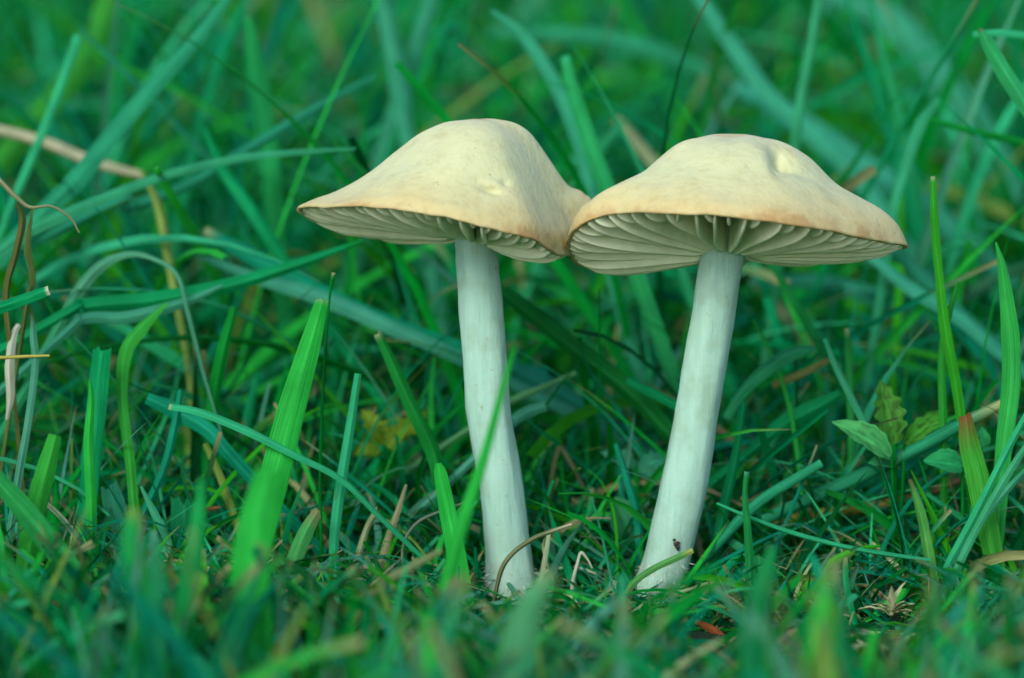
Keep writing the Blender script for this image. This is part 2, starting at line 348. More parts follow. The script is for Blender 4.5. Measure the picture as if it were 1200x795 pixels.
m2 = make_mushroom('right mushroom with broad umbrella-shaped tan cap showing its gills, on a white stem leaning right',
    tuple(at(765, 720, 0)),
    [(664, 282, -0.45, L2), (682, 259, -1.0, L2), (731, 246, -1.3, F2), (800, 247, -1.75, F2), (860, 251, -1.85, F2), (930, 260, -1.7, F2), (990, 271, -1.2, F2), (1035, 280, -0.6, R2), (1063, 286, 0, R2),
     (1040, 290, .6, R2), (1006, 293, 1.1, R2), (951, 297, 1.5, B2), (890, 295, 1.8, B2), (816, 296, 1.9, B2), (775, 302, 1.8, B2), (731, 308, 1.4, L2), (697, 312, .7, L2), (673, 303, .1, L2)],
    (852, 158, 0), (853, 286, 0),
    [(855, 262, 52, 0), (850, 285, 51, 0), (843, 320, 52, 0), (834, 380, 52, 0), (817, 480, 52, 0), (803, 560, 55, 0), (795, 600, 56, 0), (782, 650, 57, 0), (768, 695, 60, 0), (756, 735, 50, 0)],
    [(914, 187, 8, 14, 0.23, -32), (932, 200, 18, 5, 0.06, 26), (908, 198, 4, 9, 0.07, -30), (928, 186, 4, 9, 0.05, -30), (700, 262, 20, 12, .03, 0)], 9, 34, 0.005)

# ------------------------------------------------------------------ single blades that can be told apart
def lerp_list(L, s):
    L = np.asarray(L, float); return np.interp(s, np.linspace(0, 1, len(L)), L)
def blade(label, pts, wpx, col, name='grass_shoot', cat='grass blade', tip=None, base=None, fold=0.25, turn=0.0, twist=0.0, mat=None, cut=None, group=None, point=None, root_down=True, tipfrac=0.06, ragged=0, tube=False):
    """pts run from tip to root: (px, py, y). wpx: widths in px along it. The root is carried on into the ground."""
    P = [at(*p) for p in pts]
    if root_down:
        d = P[-1]-P[-2]; d = d/np.linalg.norm(d); g = float(ground_z(P[-1][0], P[-1][1]))
        if P[-1][2] > g-0.1:
            need = P[-1][2]-g+0.15; h = min(2.2, 1/max(0.15, -d[2])) if d[2] < 0.1 else 0.5; q = P[-1]+np.array([d[0]*need*h, d[1]*need*h*0.6, -need]); q[1] += 0.2; P.append(q); wpx = list(wpx)+[wpx[-1]*0.8]
    n = max(14, 7*len(P)); C = catmull(P, n); s = np.linspace(0, 1, n)
    W = lerp_list(wpx, s)/FPX*np.array([(c-CAM) @ FW for c in C])
    T = np.gradient(C, axis=0); T /= np.linalg.norm(T, axis=1)[:, None]
    V = []; UVs = []; tint = []; K = 7
    rs = random.Random(hash(label) % 1000 if False else sum(map(ord, label)))
    tr0 = rs.uniform(-28, 28)
    if pts[0][2] > 3: wpx = [w_*0.82 for w_ in wpx]
    W = lerp_list(wpx, s)/FPX*np.array([(c-CAM) @ FW for c in C])
    base_c = np.array(col); tc = np.array(tip if tip is not None else col); bc = np.array(base if base is not None else col)
    for i in range(n):
        vd = C[i]-CAM; vd /= np.linalg.norm(vd); side = np.cross(T[i], vd); side /= np.linalg.norm(side); nn = np.cross(side, T[i])
        a = R(turn + tr0 + twist*(s[i]-0.5)); sd_ = side*math.cos(a)+nn*math.sin(a); nd = -side*math.sin(a)+nn*math.cos(a)
        for j in range(K):
            if tube:
                an = j/K*2*math.pi; V.append(C[i]+W[i]*0.5*(sd_*math.cos(an)+nd*math.sin(an)))
            else:
                u = j/(K-1)*2-1; jag = 0
                if i == 0 and ragged: jag = ragged*rs.uniform(-1, 1)
                V.append(C[i]+sd_*u*W[i]/2 + nd*(abs(u)-0.4)*W[i]*fold + T[i]*jag*W[i])
            UVs.append((j/(K-1), s[i]*4))
            f = min(1, s[i]/tipfrac); gr = max(0, (s[i]-0.75)/0.25)
            c = tc*(1-f)+base_c*f if f < 1 else base_c*(1-gr)+bc*gr
            if j == K//2 and not tube: c = c*1.25+0.008
            tint.append(c*(1+0.08*noise.noise(Vector((s[i]*8, j, len(label))))))
    V = np.array(V); F = []
    for i in range(n-1):
        for j in range(K if tube else K-1):
            j2 = (j+1) % K; F.append((i*K+j, (i+1)*K+j, (i+1)*K+j2, i*K+j2))
    O = C[-1]; me = mesh_np(name, V-O, F, np.array(tint), UVs)
    if not tube:
        ev = np.zeros(len(me.edges)*2, np.int32); me.edges.foreach_get('vertices', ev); ev = ev.reshape(-1, 2)
        me.attributes.new('sharp_edge', 'BOOLEAN', 'EDGE').data.foreach_set('value', (ev % K == K//2).all(1))
    o = link(name, me, mat or GRASS); o.location = O
    return tag(o, label, cat, group)

exec_blades = []
BL = blade
# --- left half, sharp or nearly so
BL('tall bright green blade with square-cut tip, leaning right, broadest in the left half', [(378, 350, -.1), (362, 410, -.2), (342, 480, -.4), (322, 560, -.6), (300, 650, -.6)], [15, 26, 33, 36, 30], BRIGHT, fold=.14, tip=(.16, .42, .16), tipfrac=.02, ragged=.2)
BL('out-of-focus bright blade with blunt tip just below the tall square-cut blade', [(314, 552, -6), (304, 600, -6), (293, 665, -6), (297, 740, -6)], [28, 42, 46, 44], BRIGHT, fold=.12, ragged=.1)
BL('slender upright teal blade right of the tall bright one, with blunt tip', [(420, 438, .1), (411, 500, 0), (397, 590, -.2), (392, 650, -.3), (400, 712, -.3)], [9, 12, 14, 13, 11], PALE, fold=.2)
BL('hair-thin dark green stalk with a tiny pale tip beside the tall bright blade', [(391, 320, .3), (386, 350, .3), (380, 430, .2), (375, 560, .1), (378, 690, 0)], [5, 3, 4, 4, 5], MID, name='grass_stalk', cat='grass stalk', tip=STRAW, tube=True, tipfrac=.03)
BL('dark green cut blade slanting down right to left stem, left of the left mushroom', [(443, 391, 1.0), (462, 430, .9), (482, 475, .8), (507, 527, .8), (518, 570, .8)], [10, 15, 17, 19, 16], (.006, .20, .03), fold=.35, tip=STRAW, tipfrac=.03, ragged=.4)
BL('short bright blade with rounded tip just left of the left stem', [(513, 543, -.9), (516, 556, -.9), (524, 600, -.9), (534, 650, -1.0), (545, 720, -1.0)], [7, 16, 21, 24, 26], BRIGHT, fold=.15)
BL('thin blurred blade crossing in front of the left stem', [(603, 405, -5), (588, 460, -5), (566, 540, -5), (540, 620, -5), (520, 700, -5)], [4, 8, 12, 16, 18], BRIGHT, fold=.2)
BL('wide upright blade with flat mown tip standing at the far left', [(119, 408, .3), (115, 450, .3), (108, 520, .2), (100, 600, .1), (98, 650, 0)], [24, 26, 27, 26, 22], TEAL, fold=.12, ragged=.15)
BL('narrow pointed bright blade in front of the wide flat-tipped blade', [(105, 445, -.1), (107, 470, -.1), (104, 520, -.2), (107, 590, -.3), (108, 650, -.3)], [2, 8, 12, 13, 12], BRIGHT, fold=.35)
BL('grey-green pointed blade with a pale withered spot near the left edge', [(37, 362, -.2), (39, 395, -.2), (41, 430, -.2), (32, 500, -.3), (20, 570, -.4)], [2, 9, 9, 9, 10], GREY, fold=.3, tip=BROWN, tipfrac=.15)
BL('short yellow straw lying level against the left edge', [(58, 417, -.2), (30, 418, -.2), (-15, 420, -.2)], [3, 4, 5], YELLOW, 'straw', 'straw', mat=DRY, root_down=False, tube=True)
BL('pale withered leaf scrap hanging under the yellow straw at left edge', [(8, 492, .3), (12, 465, .3), (11, 430, .3), (15, 395, .5), (22, 380, .6)], [3, 10, 12, 9, 6], (.42, .46, .34), 'withered_leaf', 'withered leaf', mat=DRY, root_down=False, fold=.4)
BL('short cut blade poking in from the left edge, pale at its tip', [(57, 340, -.4), (30, 350, -.4), (-20, 368, -.5)], [11, 14, 14], TEAL, tip=WHITE, tipfrac=.1, root_down=False, fold=.3)
BL('long bent blade with pale cut tip sloping down across the tall bright blade', [(198, 476, -.7), (235, 483, -.7), (290, 505, -.7), (345, 533, -.6), (400, 562, -.5), (450, 610, -.3)], [8, 10, 11, 9, 8, 7], PALE, tip=STRAW, tipfrac=.02, fold=.3)
BL('wide teal blade lying behind the long bent blade in the left half', [(172, 467, .6), (205, 482, .6), (245, 506, .5), (280, 545, .4)], [14, 20, 18, 15], BLUE, fold=.2)
BL('thin blue-green blade standing up through the long bent blade', [(212, 457, .6), (205, 500, .5), (192, 550, .4), (165, 610, .3)], [7, 10, 10, 9], BLUE, fold=.3)
BL('slim bright blade curving up and folding over at left, under the bleached arching blade', [(195, 355, 1.2), (165, 385, 1.0), (146, 415, .8), (143, 470, .6), (152, 540, .4), (160, 620, .2)], [5, 18, 18, 13, 12, 12], (.03, .33, .04), fold=.25, twist=50)
BL('soft upright green blade behind the long bent blade', [(275, 360, 1.8), (262, 410, 1.6), (250, 470, 1.5), (243, 540, 1.2)], [10, 16, 16, 12], MID, fold=.2)
BL('grey bleached blade arching over and down, left of the left mushroom', [(262, 515, 1.2), (240, 440, 1.4), (222, 370, 1.6), (208, 322, 1.8), (180, 303, 2), (150, 298, 2), (118, 312, 2), (90, 345, 2), (60, 400, 1.8)], [4, 7, 8, 6, 6, 8, 13, 15, 12], (.07, .30, .17), fold=.25, twist=60, base=TEAL)
BL('broad teal blade sweeping low to the right above the square-cut tip', [(425, 283, 2.6), (350, 310, 2.4), (270, 335, 2.2), (180, 352, 2.0), (90, 362, 1.9), (40, 390, 1.8)], [5, 14, 18, 20, 20, 14], TEAL, fold=.25, tip=MID)
BL('paler blade running just under the broad teal sweeping blade', [(260, 335, 2.0), (215, 355, 1.9), (150, 372, 1.8), (95, 375, 1.7), (55, 410, 1.6)], [4, 12, 15, 13, 10], (.045, .29, .17), fold=.3)
BL('upper of two wide flat teal blades slanting toward the left stem', [(240, 270, 4.2), (290, 298, 4.1), (360, 335, 4), (450, 378, 4), (540, 410, 4), (640, 440, 4)], [12, 24, 24, 26, 24, 20], BLUE, fold=.15, tip=STRAW, root_down=False)
BL('lower of two wide flat teal blades slanting toward the left stem', [(232, 300, 3.4), (300, 325, 3.4), (380, 350, 3.4), (460, 385, 3.4), (560, 430, 3.4)], [8, 18, 24, 22, 18], (.05, .32, .20), fold=.18)
BL('wispy hooked brown tendril arching at the left edge', [(93, 273, .2), (82, 255, .2), (60, 242, .2), (35, 243, .3), (18, 230, .3), (0, 212, .3), (-12, 200, .4)], [2, 3, 3, 4, 6, 6, 5], (.24, .28, .14), 'withered_tendril', 'tendril', mat=DRY, root_down=False, tube=True)
BL('rust-brown withered stalk standing at the left edge', [(20, 238, .5), (26, 260, .5), (18, 300, .5), (8, 345, .5), (14, 420, .5)], [4, 9, 8, 9, 7], (.09, .11, .03), 'withered_stalk', 'withered stalk', mat=DRY, fold=.5, twist=80)
BL('olive crumpled leaf beside the rust-brown withered stalk', [(38, 245, .8), (30, 290, .8), (36, 330, .8), (28, 380, .8)], [4, 11, 10, 6], (.09, .15, .04), 'withered_leaf', 'withered leaf', mat=DRY, fold=.6, twist=120)
# --- left background
BL('long straight wide blade rising from left edge to the top of the photo', [(275, -15, 5.5), (235, 40, 5.3), (185, 95, 5), (130, 160, 4.7), (85, 215, 4.3), (30, 270, 4)], [12, 20, 25, 27, 30, 28], (.018, .27, .13), fold=.2)
BL('narrow pale blade slanting steeply beside the left edge', [(92, 42, 6), (75, 90, 5.8), (48, 160, 5.5), (20, 225, 5.2), (0, 275, 5)], [14, 12, 13, 11, 9], PALE, fold=.3)
BL('smooth arching blade pointing right toward the left cap', [(417, 174, 3.2), (350, 178, 3.2), (280, 185, 3.2), (200, 203, 3), (120, 232, 2.8), (30, 272, 2.6), (-20, 310, 2.4)], [3, 10, 13, 15, 17, 20, 20], (.03, .30, .14), fold=.3)
BL('lower darker blade nearly parallel under the smooth arching blade', [(440, 90, 6.5), (375, 125, 6), (300, 170, 5.5), (225, 215, 5), (150, 245, 4.6), (70, 270, 4.2)], [8, 14, 16, 16, 18, 16], (.02, .27, .15), fold=.25)
BL('thick dry pale stalk lying behind the grass at upper left', [(-20, 148, 6.5), (50, 166, 6.3), (110, 190, 6.1), (168, 206, 6)], [16, 17, 17, 12], (.42, .43, .27), 'dry_stalk', 'dry stalk', mat=DRY, root_down=False, tube=True)
BL('yellow dying blade hanging down at left, above the bleached arching blade', [(165, 200, 4.5), (185, 240, 4.3), (197, 300, 4), (210, 370, 3.6), (222, 440, 3.2), (225, 500, 3)], [4, 13, 13, 11, 9, 8], (.17, .28, .06), 'yellow_grass_shoot', 'yellowing blade', mat=DRY, fold=.25)
# --- behind, between and above the caps
BL('left of the two blurred blades crossing at the top behind the left cap', [(445, -20, 9), (460, 50, 8.5), (470, 110, 8), (482, 180, 7.5)], [26, 28, 30, 26], (.03, .27, .14), fold=.2)
BL('right of the two blurred blades crossing at the top behind the left cap', [(512, -20, 9.6), (490, 50, 9.2), (468, 120, 9), (445, 200, 8.5)], [20, 26, 28, 28], (.025, .25, .13), fold=.2)
BL('long curved blade coming down between the two caps', [(575, 12, 6), (610, 40, 5.8), (645, 90, 5.5), (672, 150, 5.2), (690, 210, 5), (705, 270, 4.8)], [6, 18, 20, 20, 22, 22], (.03, .30, .16), fold=.25)
BL('cut blade with pale square tip standing between the two caps', [(662, 66, 4.6), (672, 110, 4.5), (690, 165, 4.4), (712, 225, 4.3), (735, 290, 4.2)], [13, 20, 24, 26, 24], (.02, .33, .10), fold=.2, tip=PALE, tipfrac=.05)
BL('short dead tan blade lying blurred just above the right cap at its left side', [(722, 138, 8), (745, 165, 7.8), (775, 200, 7.6)], [12, 17, 18], (.20, .26, .13), 'dry_grass_shoot', 'dry blade', mat=DRY, fold=.2)
BL('broad blurred blade running level behind both caps near the top', [(570, 40, 13), (680, 42, 13), (760, 58, 13), (830, 85, 13)], [10, 26, 28, 20], (.02, .26, .12), root_down=False, fold=.2)
BL('tall narrow blade leaning upright behind the right cap', [(962, -15, 6.5), (950, 60, 6.3), (938, 120, 6.2), (928, 200, 6)], [13, 15, 14, 14], (.03, .30, .13), fold=.3)
BL('long blade falling from the top past the right side of the right cap', [(812, -15, 9), (860, 55, 8.6), (905, 115, 8.2), (955, 160, 8), (1010, 215, 7.6), (1070, 300, 7)], [18, 24, 24, 28, 26, 24], (.035, .31, .18), fold=.2)
BL('broad pale blurred blade lying low behind the right cap', [(860, 100, 11), (930, 140, 10.5), (1000, 190, 10), (1080, 240, 9.5), (1180, 330, 9)], [14, 36, 42, 38, 28], (.03, .30, .19), fold=.15)
BL('upright blunt blade curving left behind the right end of the right cap', [(1100, 115, 4.8), (1078, 145, 4.7), (1060, 195, 4.6), (1046, 245, 4.5), (1035, 320, 4.4)], [9, 18, 18, 15, 14], (.03, .32, .15), fold=.3)
BL('blade with dark bent tip reaching in from the right edge near the top', [(1148, 34, 1.6), (1160, 55, 1.6), (1180, 90, 1.6), (1210, 135, 1.6), (1240, 190, 1.6)], [6, 17, 20, 20, 20], (.03, .36, .12), tip=BROWN, tipfrac=.05, fold=.35, root_down=False)
BL('pale level stalk behind the dark-tipped blade at top right', [(1140, 40, 3), (1170, 38, 3), (1215, 42, 3)], [7, 9, 9], PALE, root_down=False, fold=.3)
BL('large soft blurred blade arching across the upper right corner', [(970, -10, 15), (1040, 20, 14.5), (1090, 70, 14), (1150, 150, 13.5), (1190, 220, 13)], [20, 44, 48, 44, 36], (.03, .27, .15), fold=.15)
BL('thin blade dropping from the upright blunt blade toward the right edge', [(1090, 140, 4), (1130, 152, 4), (1200, 168, 4)], [7, 10, 12], MID, root_down=False, fold=.3)
BL('blurred bright yellow-green blade rising behind the gap at the upper left', [(130, -20, 12), (110, 50, 11.6), (60, 120, 11), (0, 190, 10.5)], [30, 38, 38, 34], (.03, .28, .03), fold=.15)
BL('blurred vertical green blade above the left cap, at the upper middle left', [(290, 20, 7), (300, 90, 6.8), (312, 170, 6.6), (322, 270, 6.4)], [14, 30, 34, 28], (.008, .24, .06), fold=.2)
BL('slim vertical blade rising behind the left end of the left cap', [(240, 150, 5), (262, 200, 5), (290, 240, 4.8), (330, 300, 4.6)], [8, 16, 18, 18], TEAL, fold=.2)
# --- between and right of the stems
BL('dark green wide blade sloping down between the two stems', [(588, 342, 2.6), (630, 375, 2.5), (680, 415, 2.4), (740, 462, 2.3), (795, 520, 2.2)], [18, 22, 25, 25, 22], (.006, .17, .03), fold=.35)
BL('blue-green blade lying behind the dark sloping blade between the stems', [(560, 415, 4), (640, 450, 3.8), (700, 490, 3.6), (760, 530, 3.4)], [22, 26, 24, 20], (.012, .21, .13), fold=.2)
BL('pale thin stalk pointing up right between the stems', [(675, 437, 2), (640, 453, 2), (600, 470, 2), (570, 490, 2)], [6, 8, 9, 8], (.10, .33, .14), fold=.3)
BL('pale stubby blade just under the pale thin stalk between the stems', [(640, 476, 1.6), (620, 483, 1.6), (600, 495, 1.6), (575, 520, 1.4)], [12, 14, 13, 10], (.07, .34, .22), fold=.25)
BL('short teal stub with cut tip sloping toward the right stem', [(735, 445, 1.7), (765, 460, 1.7), (800, 478, 1.7)], [10, 12, 12], TEAL, root_down=False, fold=.3)
BL('thin upright blade standing left of the lower right stem', [(722, 520, .9), (735, 560, .8), (748, 610, .7), (750, 660, .6)], [6, 10, 11, 11], BLUE, fold=.3)
BL('bent brown withered blade low between the stems', [(700, 590, 1.6), (684, 570, 1.6), (668, 540, 1.6), (655, 525, 1.6), (646, 560, 1.5), (640, 610, 1.4)], [2, 4, 6, 6, 5, 4], (.10, .13, .06), 'withered_grass_shoot', 'withered blade', mat=DRY, fold=.4)
BL('tall narrow yellow-green blade standing right of the right cap', [(1093, 207, .3), (1095, 260, .3), (1100, 320, .3), (1108, 390, .3), (1120, 450, .4), (1130, 520, .5)], [5, 10, 10, 14, 12, 12], (.03, .32, .02), fold=.3, tip=STRAW, tipfrac=.02)
BL('second narrow blade crossing the tall yellow-green one', [(1123, 330, .6), (1112, 370, .6), (1104, 420, .6), (1106, 520, .6)], [3, 8, 9, 10], (.02, .26, .03), fold=.3)
BL('bright sharp-pointed blade near the right edge', [(1167, 284, -.2), (1175, 320, -.2), (1183, 390, -.2), (1184, 450, -.2), (1176, 520, -.2), (1170, 600, -.2), (1165, 660, -.2)], [2, 12, 22, 23, 20, 18, 16], (.03, .38, .07), fold=.25)
BL('stout blade with red-brown withered tip near the right edge', [(1131, 486, -.5), (1136, 520, -.5), (1146, 560, -.5), (1156, 610, -.5), (1168, 670, -.5)], [14, 24, 27, 27, 22], (.05, .36, .04), tip=(.20, .07, .03), tipfrac=.26, fold=.25, ragged=.15)
BL('long thick teal stalk lying slantwise with cream end, right of the right stem', [(1178, 472, .4), (1130, 496, .5), (1085, 520, .6), (1030, 548, .7), (960, 580, .8), (895, 610, .9)], [12, 15, 18, 18, 17, 15], (.02, .28, .13), tip=(.45, .48, .22), tipfrac=.18, tube=True, root_down=False)
BL('orange-yellow dead stalk lying under the long teal stalk', [(1125, 563, 1.5), (1070, 583, 1.5), (1010, 596, 1.5), (940, 606, 1.5), (900, 612, 1.5)], [8, 10, 13, 15, 12], (.24, .22, .04), 'dead_stalk', 'dead stalk', mat=DRY, root_down=False, tube=True, tip=(.18, .12, .07), tipfrac=.5)
BL('hair-thin pale blade stretching level across the lower right', [(840, 590, -.6), (875, 605, -.6), (930, 625, -.6), (1000, 643, -.6), (1090, 657, -.6)], [3, 5, 6, 6, 5], PALE, root_down=False, tube=True)
BL('yellow-green upright blade with brown tip left of the red-tipped blade', [(1066, 562, -.4), (1078, 600, -.4), (1086, 640, -.4), (1094, 690, -.4), (1098, 730, -.4)], [5, 12, 14, 14, 12], (.08, .34, .07), tip=BROWN, tipfrac=.12, fold=.3)
BL('leftmost of the thin blades slanting down from the right edge', [(1212, 470, -.9), (1180, 530, -.9), (1145, 600, -.9), (1110, 665, -.9), (1085, 720, -.9)], [7, 9, 10, 9, 8], PALE, fold=.35)
BL('middle one of the thin blades slanting down from the right edge', [(1215, 505, -1.1), (1185, 550, -1.1), (1150, 610, -1.1), (1120, 670, -1.1), (1100, 720, -1.1)], [6, 9, 9, 9, 8], (.05, .36, .17), fold=.35)
BL('lowest of the thin blades slanting down from the right edge', [(1215, 538, -.7), (1180, 575, -.7), (1145, 620, -.7), (1100, 690, -.7)], [5, 8, 8, 8], (.06, .36, .2), fold=.35)
BL('blade running across the thin slanting blades near the right edge', [(1085, 580, .2), (1120, 605, .1), (1160, 640, 0), (1210, 690, 0)], [7, 10, 10, 9], (.01, .24, .09), root_down=False, fold=.3)
BL('cut blade leaning left at right of the right stem, thin with pale tip', [(967, 397, .8), (980, 430, .8), (1000, 470, .8), (1025, 520, .8), (1040, 560, .8)], [6, 8, 9, 9, 8], (.04, .32, .16), tip=PALE, fold=.3)
BL('upright thin blade with pale tip just left of the thin leaning cut blade', [(992, 385, 1.4), (994, 420, 1.4), (996, 470, 1.4), (997, 520, 1.4)], [6, 9, 9, 8], (.02, .27, .06), tip=STRAW, tipfrac=.08, fold=.3)
BL('curled-over blade arching right of the right stem', [(957, 408, 2), (925, 415, 2), (892, 437, 2), (868, 462, 2), (850, 490, 2)], [8, 18, 18, 12, 10], (.03, .33, .14), fold=.35, root_down=False)
BL('tan dying blade lying below the curled-over blade', [(972, 422, 2.3), (940, 438, 2.3), (905, 452, 2.3)], [6, 9, 9], (.20, .22, .07), 'dry_grass_shoot', 'dry blade', mat=DRY, root_down=False)
BL('wide teal blade lying low right of the right stem', [(985, 462, 1.8), (950, 482, 1.8), (915, 500, 1.8), (880, 530, 1.8)], [12, 22, 20, 14], TEAL, fold=.25)
BL('round stubby blade with pale cut end, right of the lower right stem', [(963, 543, .2), (930, 563, .2), (895, 585, .2), (862, 615, .2), (840, 640, .2)], [11, 13, 14, 13, 11], (.02, .30, .14), tip=PALE, tipfrac=.04, tube=True)
BL('thin upright blade close beside the lower right stem on its right', [(872, 470, 1), (862, 540, .8), (848, 600, .6), (838, 660, .4)], [7, 13, 14, 13], TEAL, fold=.3)
BL('long pale blade running down under the right cap toward the right edge', [(1020, 300, 4), (1070, 340, 3.8), (1120, 370, 3.6), (1180, 420, 3.4), (1220, 450, 3.3)], [14, 20, 20, 18, 16], (.035, .31, .19), fold=.2, root_down=False)
BL('dark blue-green blade beneath the long pale blade at right', [(1045, 290, 5), (1100, 345, 4.8), (1160, 400, 4.6), (1215, 440, 4.4)], [18, 20, 20, 18], (.015, .2, .12), fold=.2, root_down=False)
BL('pale blurred blade lying level under the right cap', [(880, 330, 7), (960, 332, 7), (1030, 350, 7), (1090, 380, 7)], [12, 26, 26, 18], (.025, .27, .17), root_down=False, fold=.15)
BL('slanting mid-green blade hanging under the right cap', [(905, 310, 3.6), (930, 350, 3.4), (955, 395, 3.2), (975, 430, 3)], [10, 14, 14, 12], (.006, .22, .04), fold=.3)
# --- around the feet of the stems
BL('curved brown-and-cream straw crossing the foot of the left stem', [(670, 615, -.9), (650, 622, -.9), (625, 632, -.9), (602, 648, -.9), (588, 668, -.9), (580, 700, -.8)], [3, 5, 6, 6, 6, 5], (.16, .19, .09), 'straw', 'straw', tip=(.55, .52, .32), tipfrac=.25, mat=DRY, fold=.4)
BL('wiry grey curl left of the foot of the left stem', [(548, 588, -.1), (520, 598, -.1), (490, 612, -.1), (474, 635, -.1), (472, 665, -.1), (480, 700, -.1)], [2, 3, 4, 4, 3, 3], (.14, .20, .13), 'dry_tendril', 'tendril', mat=DRY, tube=True)
BL('yellow-tipped blade slanting across the foot of the right stem', [(812, 645, -.9), (795, 653, -.9), (765, 667, -.9), (742, 684, -.9), (725, 710, -.9)], [6, 8, 8, 8, 7], (.10, .34, .09), tip=(.45, .50, .12), tipfrac=.18, fold=.35)
BL('thin cream stalk lying level right of the foot of the right stem', [(866, 683, -.7), (840, 682, -.7), (805, 692, -.7), (780, 702, -.7), (760, 730, -.7)], [3, 4, 5, 5, 4], STRAW, 'straw', 'straw', mat=DRY, tube=True)
BL('kinked white straw between the feet of the two stems', [(694, 666, -.5), (688, 655, -.5), (681, 648, -.5), (677, 660, -.5), (671, 684, -.5), (668, 720, -.5)], [2, 3, 4, 4, 5, 4], WHITE, 'straw', 'straw', mat=DRY, tube=True)
BL('short upright cream straw just left of the foot of the right stem', [(720, 680, -.6), (716, 695, -.6), (712, 725, -.6)], [7, 8, 7], (.40, .50, .28), 'straw', 'straw', mat=DRY, fold=.3)
BL('pale straw standing right behind the foot of the left stem', [(643, 625, -.4), (640, 645, -.4), (634, 680, -.4), (630, 720, -.4)], [5, 6, 7, 7], (.36, .46, .26), 'straw', 'straw', mat=DRY, fold=.3)
BL('dead pinkish-tan blade standing left of the wiry grey curl', [(476, 568, .2), (466, 600, .1), (452, 640, 0), (440, 690, 0)], [3, 7, 9, 9], (.22, .24, .12), 'dry_grass_shoot', 'dry blade', mat=DRY, fold=.3, base=MID)
BL('stubby pale dead shoot with split end beside the slender teal blade', [(442, 600, .2), (430, 620, .2), (418, 660, .1), (408, 700, .1)], [9, 7, 9, 9], (.24, .32, .16), 'dry_grass_shoot', 'dry blade', mat=DRY, fold=.3, ragged=.8)
BL('blurred tan blade sloping across low left of the left stem', [(518, 645, -4), (480, 665, -4), (440, 690, -4), (410, 740, -4)], [5, 9, 11, 10], (.16, .22, .09), 'dry_grass_shoot', 'dry blade', mat=DRY)
BL('thin orange stalk lying behind the foot of the left stem', [(570, 715, -1), (530, 716, -1), (500, 722, -1)], [3, 4, 4], (.42, .22, .09), 'straw', 'straw', mat=DRY, root_down=False, tube=True)
BL('upright thin stalk with seedy foot left of the left stem base', [(522, 656, -.6), (508, 680, -.6), (495, 720, -.6)], [6, 10, 10], (.03, .30, .12), fold=.3)
# --- lower left
BL('jagged mown leaf with teeth along its top, lower left', [(215, 590, .3), (218, 620, .3), (228, 660, .3), (232, 700, .3)], [30, 36, 34, 30], (.006, .19, .07), fold=.12, ragged=.35)
BL('short serrated pale leaf end standing lower left', [(128, 570, .2), (134, 590, .2), (142, 620, .2), (146, 660, .2)], [22, 27, 26, 22], (.04, .31, .17), fold=.12, ragged=.3)
BL('curled pale green leaf scrap lying lower left', [(200, 636, -.3), (192, 646, -.3), (180, 645, -.3), (172, 655, -.3)], [4, 13, 18, 12], (.10, .42, .24), 'leaf_scrap', 'leaf scrap', fold=.5, root_down=False)
BL('narrow blade slanting up left with pointed tip, lower left', [(165, 570, -.4), (180, 600, -.4), (195, 630, -.4), (202, 660, -.4)], [3, 9, 10, 9], (.05, .36, .18), fold=.3)
BL('hairy brown-cream withered stem slanting across the lower left', [(48, 585, -.5), (75, 610, -.5), (100, 645, -.5), (125, 685, -.5), (140, 720, -.5)], [7, 7, 9, 10, 10], (.26, .30, .17), 'withered_stalk', 'withered stalk', mat=DRY, tube=True)
BL('brown stick lying level at the lower left', [(12, 707, -2.2), (60, 708, -2.2), (110, 709, -2.2), (165, 715, -2.2)], [9, 11, 10, 8], (.20, .14, .07), 'twig', 'twig', mat=DRY, root_down=False, tube=True)
BL('wide blurred blade sloping down from the left edge at lower left', [(-20, 545, -2.4), (20, 590, -2.4), (60, 640, -2.4), (105, 695, -2.4)], [20, 30, 32, 26], (.025, .33, .08), fold=.15, twist=20)
BL('blurred upright yellow-green blade at the lower left corner', [(65, 510, -1.8), (55, 550, -1.9), (40, 610, -2), (30, 680, -2)], [16, 24, 28, 26], (.03, .34, .04), fold=.2)
BL('large blurred blade with brownish rounded tip in the lower left foreground', [(156, 596, -6.5), (153, 640, -6.5), (162, 700, -6.5), (178, 800, -6.5)], [14, 28, 36, 40], (.012, .31, .07), tip=(.14, .28, .06), tipfrac=.12)
BL('blurred blade slanting up right across the lower left foreground', [(236, 560, -6), (232, 610, -6), (222, 680, -6), (208, 780, -6)], [6, 18, 26, 30], (.01, .30, .07), fold=.2)
BL('small orange-red leaf scrap lying lower left among the grass', [(258, 595, .2), (245, 597, .2), (228, 598, .2)], [3, 6, 4], (.22, .10, .04), 'leaf_scrap', 'leaf scrap', mat=DRY, root_down=False)
BL('yellowish striped dying blade sloping behind the blurred bright blade', [(240, 520, .8), (258, 560, .7), (272, 600, .6), (288, 640, .5)], [7, 9, 10, 10], (.18, .30, .06), fold=.3)
BL('short blade with ragged brown tip right of the blurred bright blade', [(372, 600, -.6), (358, 625, -.6), (345, 660, -.6), (338, 710, -.6)], [12, 18, 20, 20], (.06, .34, .09), tip=(.25, .24, .11), tipfrac=.2, ragged=.3)
BL('bright short blade with sharp tip right of the ragged brown-tipped one', [(368, 662, -.5), (366, 680, -.5), (370, 720, -.5)], [7, 13, 13], (.04, .36, .14))
